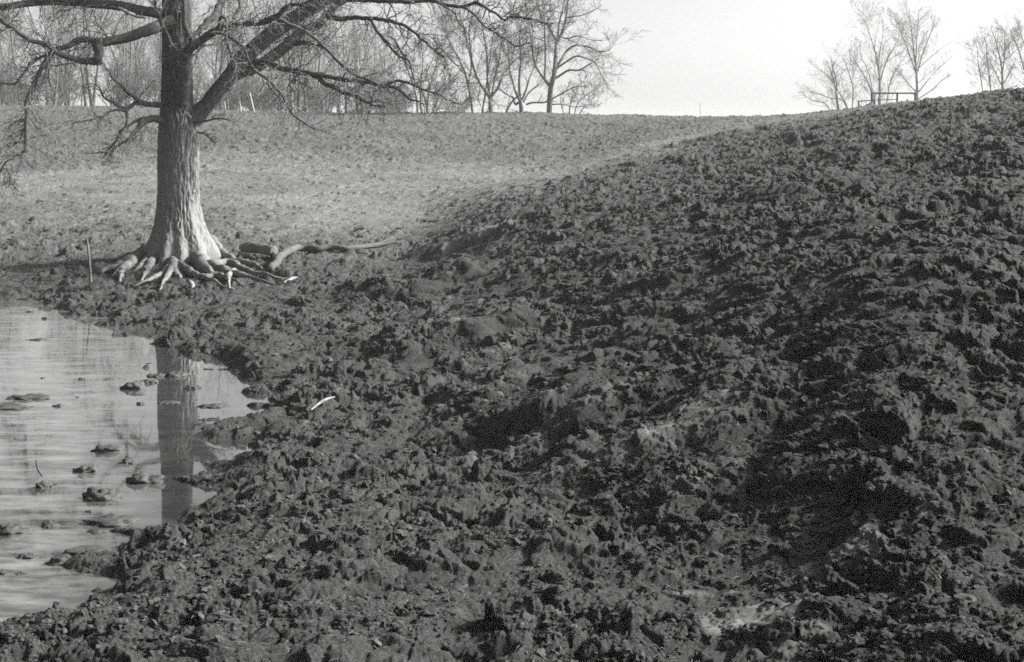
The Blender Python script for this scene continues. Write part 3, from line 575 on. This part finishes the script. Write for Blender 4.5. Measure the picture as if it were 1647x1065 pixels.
# ------------------------------------------------------------------ clumps of mud standing in the pond
CL = [(60,546,32,6,'low flat mud clump in the far water'),(73,511,13,9,'small black mud lump near the far shore'),(82,499,16,5,'thin mud sliver close to the far shore'),
      (48,501,16,5,'flat mud sliver left of the black lump near the far shore'),(69,608,9,5,'tiny lone mud lump in open grey water'),(132,609,13,7,'small square mud lump alone in mid pond'),
      (216,618,36,24,'round crumbly mud clump left of the trunk reflection'),(240,613,30,12,'loose crumbs heap joined to the round clump beside the trunk reflection'),
      (252,603,30,12,'dark mud clump over the top left of the trunk reflection'),(285,601,44,14,'broad crumbly mud bar across the top of the trunk reflection'),
      (43,637,60,15,'long dark mud clump near the left edge, upper of two'),(16,654,66,13,'long dark mud clump at the left edge, lower of two'),(94,652,20,8,'small ragged mud clump right of the two long ones'),
      (222,635,28,5,'thin mud streak below the round crumbly clump'),(226,649,16,9,'little mud clump left of the trunk reflection, below the streak'),(272,647,36,8,'thin dark mud bar crossing the trunk reflection'),
      (311,622,24,12,'pointed dark clump at the right side of the trunk reflection'),(342,652,48,9,'long low mud bar in the bright water right of the trunk reflection'),
      (176,721,52,18,'smooth oval mud clump in the near pond, farthest of the near clumps'),(140,753,38,22,'smooth dome-shaped mud clump left of the smaller dark clump'),(207,741,28,16,'smaller dark clump between oval clump and trunk reflection'),
      (234,766,54,32,'large round mud clump touching the trunk reflection'),(72,779,26,20,'dark knobby lump with a stub of stick beside it'),(90,779,10,9,'tiny mud lump right of the knobby lump'),
      (164,792,60,34,'tall rough mud clump of two humps in the near pond'),(182,835,74,24,'broad rough mud clump merging towards the near shore'),(12,848,54,28,'big dark clump cut by the left edge'),
      (78,843,30,18,'ragged clump between the big left clump and the broad one'),(146,822,18,10,'small lump between the two-humped and the broad clumps'),(220,858,24,9,'slim mud sliver at the near shore'),
      (100,899,50,26,'black wet lump at the end of the near mud spit'),(135,886,80,26,'long dark mud spit reaching into the water from the near shore'),(43,893,34,17,'dark pointed lump by the left edge, beyond the spit'),
      (5,920,20,14,'small clump at the left edge below the pointed lump'),(35,922,22,9,'flat ragged clump in pale water near the left edge')]
for i, (px, py, wp, hp, lab) in enumerate(CL):
    c = at_height(px, py + hp*.3, -.01); k = c[1]/FPX; W_ = wp*k/2; Hh = hp*k*.48
    v = IV3.copy(); d = .6*perlin3(v[:,0]*1.4, v[:,1]*1.4, v[:,2]*1.4, 300 + i) + .5*perlin3(v[:,0]*3.1, v[:,1]*3.1, v[:,2]*3.1, 340 + i) + .2*perlin3(v[:,0]*8, v[:,1]*8, v[:,2]*8, 370 + i) + .12*perlin3(v[:,0]*16, v[:,1]*16, v[:,2]*16, 390 + i)
    v = v*(1 + d)[:,None]; v = v*np.array([W_, max(W_*.8, Hh), Hh])
    tag(link('mud_clump', mesh_np('mud_clump', v, IF3, M_WET), None, tuple(c)), lab + ' of the pond' if 'pond' not in lab and 'water' not in lab and 'shore' not in lab else lab, 'mud clump', 'mud clumps standing in the pond')
A = at_height(69, 766, .03); tag(Bag().tube([A, A + [-.05,.02,.06], A + [-.07,.03,.14]], [.011,.011,.008], 10, 8).build('stick_stub', M_DARKLOG, None, tuple(A)), 'stub of stick leaning out of the pond by a knobby lump', 'stick')

# ------------------------------------------------------------------ far trees
def skeleton_tree(name, base, stems, label, group=None, N=(26, 160, 800, 1800), seed=0, D=97., cat='tree', lens=(.25, .5), tmin=.3, up=.18):
    """stems: (px,py,width px) lists measured on the photograph at distance D"""
    g = np.random.default_rng(seed); root_ = empty(name, base, label, cat, group); k = D/FPX; tr = Bag(); SPs, SRs = [], []
    for j, st_ in enumerate(stems):
        P = np.array([at_depth(a, b, D + (g.normal()*.8 if i > 1 else 0)*min(1, i/3)) for i, (a, b, w_) in enumerate(st_)])
        if st_[0][1] > 172: P[0,2] = base[2] - .3
        Q, S = resample(P, [w_*k/2*(.72 if D > 120 else .95) for a, b, w_ in st_], 24); tr.add(*tubes(Q[None], S[None], 8)); SPs.append(Q); SRs.append(S)
    b0 = np.array(base)
    link('trunk', mesh_np('trunk', np.vstack(tr.v) - b0, np.vstack(tr.f), M_FARBARK if D < 120 else M_HAZEBARK), root_)
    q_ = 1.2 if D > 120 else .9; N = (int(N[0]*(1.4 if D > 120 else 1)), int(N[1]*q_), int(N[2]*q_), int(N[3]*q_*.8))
    crown(np.stack(SPs), np.stack(SRs), N, g, lens, tmin, up, .64 if D > 120 else .72).tolink(root_, b0, M_FARBARK if D < 120 else M_HAZEBARK); return root_
class crown:
    def __init__(s, P, R, N, g, lens, tmin, up, fine=1.0):
        b = Bag(); R = np.minimum(R, .12)
        p1, r1 = spawn(P, R, N[0], (tmin, 1), (25, 60), lens, 10, .10, up, (.4, .65), .25, .014, g)
        I = np.linspace(0, P.shape[1] - 1, 10).astype(int)
        p2, r2 = spawn(np.concatenate([p1, P[:,I]]), np.concatenate([r1, np.minimum(R[:,I], .04)]), N[1], (.2, 1), (25, 60), (.25, .5), 8, .12, up, (.4, .7), .3, .011, g, 3.0)
        p3, r3 = spawn(p2, r2, N[2], (.2, 1), (25, 60), (.3, .6), 6, .14, up, (.5, .8), .4, .009, g, 1.6)
        p4, r4 = spawn(p3, r3, N[3], (.2, 1), (25, 60), (.4, .8), 4, .14, up, (.6, .9), .6, .0075, g, .9)
        for p, r, k in ((p1, r1, 5), (p2, r2, 4), (p3, r3, 3), (p4, r4, 3)): b.add(*tubes(p, r*fine, k))
        s.V, s.F = np.vstack(b.v), np.vstack(b.f)
    def tolink(s, root_, b0, mat): link('crown', mesh_np('crown', s.V - b0, s.F, mat), root_)
def bp(px, D): x = (px - 823.5)/FPX*D; return (x, D, groundz(x, D))
skeleton_tree('brushy_tree', bp(684, 98), [[(672,186,3),(668,150,2.5),(655,110,2),(640,70,1)],[(678,186,3),(676,140,2.5),(680,100,1.5),(676,60,1)],[(686,186,3),(690,150,2.5),(700,110,2),(712,75,1)],[(692,186,3),(705,160,2),(725,130,1.6),(748,108,1)],[(690,186,2.5),(682,155,2),(665,128,1.5),(648,112,1)]],
              'brushy many-stemmed bare shrub tree on the ridge beneath the tips of the oak limbs', N=(40,240,900,1500), seed=1, D=98, up=.3)
skeleton_tree('leaning_tree', bp(761, 97), [[(761,186,4),(757,160,3.6),(751,129,3.4),(746,112,3),(735,90,2.4),(722,65,1.8),(708,35,1)],[(753,134,2.5),(758,106,2.5),(754,80,2.2),(748,50,1.8),(740,20,1.2),(738,-10,.8)],[(748,120,2),(728,98,1.8),(712,82,1.4),(700,70,.8)]],
              'slim bare tree on the ridge leaning left beneath the long oak limb', N=(30,180,900,1600), seed=2, D=97)
skeleton_tree('forked_tree', bp(790, 97), [[(790,187,8),(789,170,8),(788,157,7),(778,143,5),(769,129,4.2),(760,104,3.6),(757,80,3),(754,50,2.4),(760,20,1.6),(764,-20,1)],[(788,158,5),(800,143,4),(807,126,3.6),(813,115,3),(826,99,2.2),(845,85,1.2)],[(788,158,4),(784,130,3),(783,90,2.6),(778,55,2),(770,20,1)],[(790,156,3),(797,120,2.6),(803,95,2.2),(806,70,1.6),(815,40,1)],[(774,186,3),(779,160,3),(781,146,2.4),(786,110,1.8),(792,60,1)]],
              'bare tree on the ridge whose short stout trunk splits into a wide fork', N=(44,280,1300,2600), seed=3, D=97)
skeleton_tree('clump_tree', bp(840, 98), [[(839,187,7),(838,172,7),(836,160,6),(830,150,4),(826,135,3.5),(820,115,3),(818,85,2),(814,50,1.2)],[(837,165,5),(835,140,4),(836,115,4),(838,95,3),(836,60,2),(842,20,1.2)],[(838,165,4),(846,145,3.5),(852,125,3),(860,105,2.4),(868,75,1.4)],[(834,165,5),(828,168,4.5),(826,158,4),(812,150,2.5),(800,140,1.5)],[(842,165,3),(850,150,2.4),(866,137,2),(882,130,1.2)],[(846,168,3.5),(858,165,3.2),(874,165,3),(890,160,1.6)]],
              'clumped bare tree on the ridge with several stems, just left of the largest ridge tree', N=(44,260,1200,2300), seed=4, D=98)
skeleton_tree('leaning_snag', bp(812, 97.5), [[(811,186,4),(818,172,4),(827,160,3.4),(838,152,2)]], 'short dead stem leaning right against the clumped tree on the ridge', N=(3,8,20,30), seed=14, D=97.5, cat='dead tree')
skeleton_tree('ridge_tree', bp(884, 96), [[(883,187,9.5),(884,165,9),(886,140,8.5),(890,126,8),(893,105,7.5),(894,85,7),(896,66,6.5),(903,55,4.5),(910,30,3.6),(914,0,2.8),(920,-40,1.4)],
              [(886,140,6),(876,128,5),(868,117,4),(861,105,4),(857,85,3.4),(855,69,3.2),(851,40,2.6),(846,10,2),(842,-20,1)],[(896,66,5),(890,58,4),(884,45,3.4),(876,36,3),(868,20,2),(862,-20,1)],[(897,64,4),(899,40,3.2),(905,15,2.4),(912,-30,1)],
              [(876,126,3.4),(877,90,3),(876,50,2.6),(875,20,2),(880,-20,1)],[(894,110,4.5),(903,95,3.6),(912,81,3.4),(926,73,3.2),(940,74,2.8),(951,77,2.6),(965,83,2.2),(980,80,1.6),(994,62,1)],
              [(890,128,4.5),(900,122,4),(915,113,3.6),(931,113,3),(947,104,2.4),(958,98,1.6),(966,88,1)],[(893,112,3.6),(910,100,3.2),(928,90,3),(945,95,2.6),(958,101,2),(966,118,1.6),(980,145,1)],[(900,58,3),(912,62,2.6),(930,58,2),(950,64,1.4),(968,66,1)],
              [(909,30,2.6),(922,27,2.4),(938,24,1.8),(955,17,1.4),(968,8,.8)],[(886,160,3),(905,150,2.4),(925,140,1.6),(945,140,1)],[(886,168,2.5),(905,168,2),(928,172,1.4),(950,168,1)]],
              'largest bare tree on the ridge, its broad crown spreading right into white sky', N=(64,420,2000,4200), seed=5, D=96, tmin=.35, up=.05)
skeleton_tree('low_shrub', bp(925, 99), [[(915,187,2.5),(918,165,2),(928,145,1.4),(940,130,.8)],[(922,187,2),(930,165,1.6),(948,150,1.2),(962,142,.8)],[(910,187,2),(902,165,1.4),(905,145,.8)],[(928,187,2),(940,172,1.5),(958,166,1)]],
              'low tangled leafless shrub on the ridge right of the largest tree', N=(30,160,600,1000), seed=6, D=99, cat='shrub', up=.15)
# right-hand trees beyond the bank
skeleton_tree('bushy_tree', bp(1360, 150), [[(1368,190,4),(1362,172,3.4),(1350,150,2.6),(1338,130,2),(1320,112,1.2)],[(1370,190,3.6),(1358,165,2.8),(1335,158,2),(1305,146,1.2)],[(1352,190,3),(1345,160,2.6),(1345,130,2),(1336,95,1.2)],[(1352,192,3.5),(1348,170,3),(1342,135,2.2),(1334,108,1)],[(1366,190,3),(1372,150,2.4),(1366,120,2),(1355,90,1)],[(1345,190,2.6),(1330,170,2),(1308,162,1.4),(1288,150,.8)]],
              'low wide many-stemmed bare tree behind the skyline, leftmost on the right', N=(44,200,800,1400), seed=7, D=150, up=.2)
skeleton_tree('spreading_tree', bp(1415, 150), [[(1416,190,5),(1415,150,4.5),(1414,120,4),(1410,95,3.2),(1405,75,2.6),(1395,45,1.8),(1388,30,1)],[(1416,130,3.6),(1422,108,3),(1430,90,2.4),(1440,72,1.6),(1448,58,1)],[(1412,180,3.5),(1402,150,3),(1390,122,2.6),(1376,100,2),(1366,82,1)],[(1420,180,3),(1430,140,2.6),(1440,115,2),(1452,95,1.2)],[(1413,110,2.6),(1415,85,2.2),(1420,55,1.6),(1420,30,.8)],[(1404,155,2.4),(1398,120,2),(1385,90,1.6),(1382,65,.8)]],
              'spreading bare tree directly behind the dark corral rails', N=(56,300,1300,2400), seed=8, D=150, up=.2)
skeleton_tree('tall_tree', bp(1475, 155), [[(1475,185,6.5),(1475,150,6),(1474,118,5),(1471,95,3.8),(1468,65,2.8),(1464,35,2),(1462,12,1)],[(1474,120,4),(1466,98,3),(1458,75,2.4),(1448,50,1.8),(1445,35,1)],[(1475,120,3.6),(1482,92,2.8),(1490,70,2.2),(1500,45,1.4),(1504,30,.8)],[(1475,150,3),(1464,138,2.4),(1450,122,1.8),(1438,108,1)],[(1476,150,2.8),(1492,130,2.2),(1508,112,1.6),(1530,92,.8)],[(1476,160,2.6),(1498,145,2),(1514,130,1.4),(1526,120,.8)],[(1473,105,2.6),(1474,70,2),(1476,40,1.4),(1478,15,.8)]],
              'tallest bare tree behind the skyline at right, rising over the end of the corral', N=(60,320,1400,2600), seed=9, D=155, up=.2)
skeleton_tree('slender_tree', bp(1612, 140), [[(1612,175,6),(1612,140,5.5),(1611,110,4),(1606,85,3),(1601,65,2),(1596,50,1)],[(1612,120,3.6),(1615,95,3),(1616,70,2.2),(1615,52,1)],[(1596,175,3.4),(1592,130,3),(1588,100,2.4),(1586,75,1.6),(1583,60,.8)],[(1588,175,3),(1578,130,2.4),(1573,100,1.8),(1572,75,.8)],[(1612,140,2.6),(1600,115,2),(1590,92,1.2)],[(1613,135,2.6),(1625,115,2),(1634,95,1)],[(1612,150,2.2),(1628,140,1.6),(1642,138,.8)]],
              'upright bare tree with slim side stems behind the bank near the right edge', N=(50,260,1100,2000), seed=10, D=140, up=.3)
skeleton_tree('edge_tree', bp(1652, 140), [[(1660,175,6),(1655,140,5),(1647,112,4),(1640,85,3),(1632,65,2.2),(1624,48,1.2)],[(1655,120,3),(1650,80,2.4),(1640,50,1.6),(1636,30,.8)],[(1650,115,3),(1660,80,2.4),(1655,45,1.4)]],
              'bare tree cut by the right edge of the picture, leaning inwards', N=(40,220,900,1500), seed=11, D=140, up=.2)
# the wood beyond the field at left
def proto(seed, h, kind):
    g = np.random.default_rng(seed); tr = Bag()
    if kind == 'tree':
        P = [np.array([0,0,-.3])]; d = np.array([g.normal()*.05, g.normal()*.05, 1.])
        for q in range(7): d = d + g.normal(size=3)*.05; d /= np.linalg.norm(d); P.append(P[-1] + d*h/7)
        Q, S = resample(P, np.linspace(.011*h + .03, .02, 8), 24); Qs, Ss = [Q], [S]
        for q in range(int(g.integers(1, 4))):
            i = int(g.integers(4, 12)); dd = g.normal(size=3)*.45; dd[2] = 1.0; P = [Q[i]]
            for e in range(6): dd = dd/np.linalg.norm(dd) + g.normal(size=3)*.08; P.append(P[-1] + dd/np.linalg.norm(dd)*h*.11*(1 if i < 8 else .8))
            q2, s2 = resample(P, np.linspace(S[i]*.75, .018, 7), 24); Qs.append(q2); Ss.append(s2)
        N = (26, 130, 420, 520); tm = .3
    else:
        Qs, Ss = [], []
        for q in range(9):
            a = g.random()*6.28; dd = np.array([math.cos(a)*.4, math.sin(a)*.4, 1.]); P = [np.array([math.cos(a)*.15, math.sin(a)*.15, -.2])]
            for e in range(5): dd = dd/np.linalg.norm(dd) + g.normal(size=3)*.12; P.append(P[-1] + dd/np.linalg.norm(dd)*h/5*g.uniform(.8, 1.1))
            q2, s2 = resample(P, np.linspace(.035, .012, 6), 24); Qs.append(q2); Ss.append(s2)
        N = (40, 200, 500, 400); tm = .1
    for q2, s2 in zip(Qs, Ss): tr.add(*tubes(q2[None], s2[None], 6))
    c = crown(np.stack(Qs), np.stack(Ss), N, g, (.22, .42), tm, .22)
    return tr.mesh('trunk', M_FARBARK), mesh_np('crown', c.V, c.F, M_FARBARK)
TREES = [proto(400 + i, 15, 'tree') for i in range(7)]; BUSH = [proto(450 + i, 4.0, 'bush') for i in range(4)]
def place(kind, pr, px, D, sc, rz, label, cat, group):
    x, y, z = bp(px, D); e = empty(kind, (x, y, z), label, cat, group); e.rotation_euler = (0, 0, rz); e.scale = (sc, sc, sc)
    for nm, me_ in (('trunk', pr[0]), ('crown', pr[1])): link(nm, me_, e)
gw = np.random.default_rng(31)
for i in range(84):
    px = gw.uniform(-90, 650); D = gw.uniform(112, 175); sc = gw.uniform(.55, 1.0)*(1.0 if px < 520 else .72)
    place('woodland_tree', TREES[int(gw.integers(0, 7))], px, D, sc, gw.random()*6.28, 'one of the slender bare trees crowded in the wood behind the oak', 'tree', 'trees of the wood beyond the field')
for i in range(50):
    px = gw.uniform(-60, 735); D = gw.uniform(108, 135)
    place('thicket_shrub', BUSH[int(gw.integers(0, 4))], px, D, gw.uniform(.6, 1.25), gw.random()*6.28, 'one of the leafless shrubs tangled along the foot of the wood', 'shrub', 'shrubs along the edge of the wood')

# ------------------------------------------------------------------ fence posts and corral
for i, (x0, y0, x1, y1, w_, lab) in enumerate([(409,179,401,149,3.6,'tall white fence post leaning left at the edge of the wood'),(388,179,385,163,2.6,'short pale fence post just left of the leaning white one'),
        (363,180,361,164,2.4,'leftmost pale fence post, right beside the big oak limb'),(520,184,520,161,3.0,'upright white fence post at the field edge under the lower oak limb'),
        (576,184,576,168,4.0,'thick pale fence post at the field edge under the limb tips'),(1126,192,1126,165,.6,'thin lone rod standing on the skyline against white sky')]):
    D = 96 if i < 5 else 84; A = at_depth(x0, y0, D); B = at_depth(x1, y1, D); A[2] = min(A[2], groundz(A[0], A[1]) - .1)
    b = Bag().tube([A, (A + B)/2, B], [w_*D/FPX/2]*3, 8, 8, .004); tag(b.build('fence_post' if i < 5 else 'rod', M_POST if i < 5 else M_STAKE, None, tuple(A)), lab, 'post' if i < 5 else 'rod', 'fence posts along the field edge' if i < 5 else None)
D = 84.0; base = at_depth(1440, 168, D); cor = empty('corral_fence', base, 'dark railed corral fence standing on the skyline under bare trees', 'fence')
def bar(a, b, w_, nm):
    A = at_depth(a[0], a[1], D + (a[2] if len(a) > 2 else 0)); B = at_depth(b[0], b[1], D + (b[2] if len(b) > 2 else 0))
    t = Bag().tube([A, (A + B)/2, B], [w_*D/FPX/2]*3, 8, 8); link(nm, mesh_np(nm, np.vstack(t.v) - base, np.vstack(t.f), M_RAIL), cor)
for px, y0, y1, w_, dd in [(1402,149,182,3.2,0),(1443,149,182,3.2,0),(1472,149,180,3.6,0),(1381,162,184,2.6,3),(1407,152,182,2.4,3),(1413,156,182,2,3.5)]: bar((px,y0,dd), (px,y1,dd), w_, 'post')
for a, b, w_ in [((1401,150),(1476,150),2.6),((1380,163,3),(1408,161,3),1.8),((1402,161),(1443,160),1.2)]: bar(a, b, w_, 'rail')

# ------------------------------------------------------------------ the pale air
if HAZE > 0:
    hz = bpy.data.materials.new('pale_air'); hz.use_nodes = True; t = hz.node_tree; t.nodes.clear()
    o_ = t.nodes.new('ShaderNodeOutputMaterial'); pv = t.nodes.new('ShaderNodeVolumePrincipled')
    pv.inputs['Color'].default_value = (.95, .95, .95, 1); pv.inputs['Density'].default_value = HAZE; pv.inputs['Anisotropy'].default_value = .0
    t.links.new(pv.outputs[0], o_.inputs['Volume'])
    b = np.array([[x, y, z] for z in (-2.0, 30.0) for y in (-60., 4200.) for x in (-13000., 13000.)])
    f = np.array([[0,2,3,1],[4,5,7,6],[0,1,5,4],[2,6,7,3],[0,4,6,2],[1,3,7,5]])
    tag(link('haze', mesh_np('haze', b, f, hz, False)), kind='stuff', label='thin pale haze over the field', cat='haze')
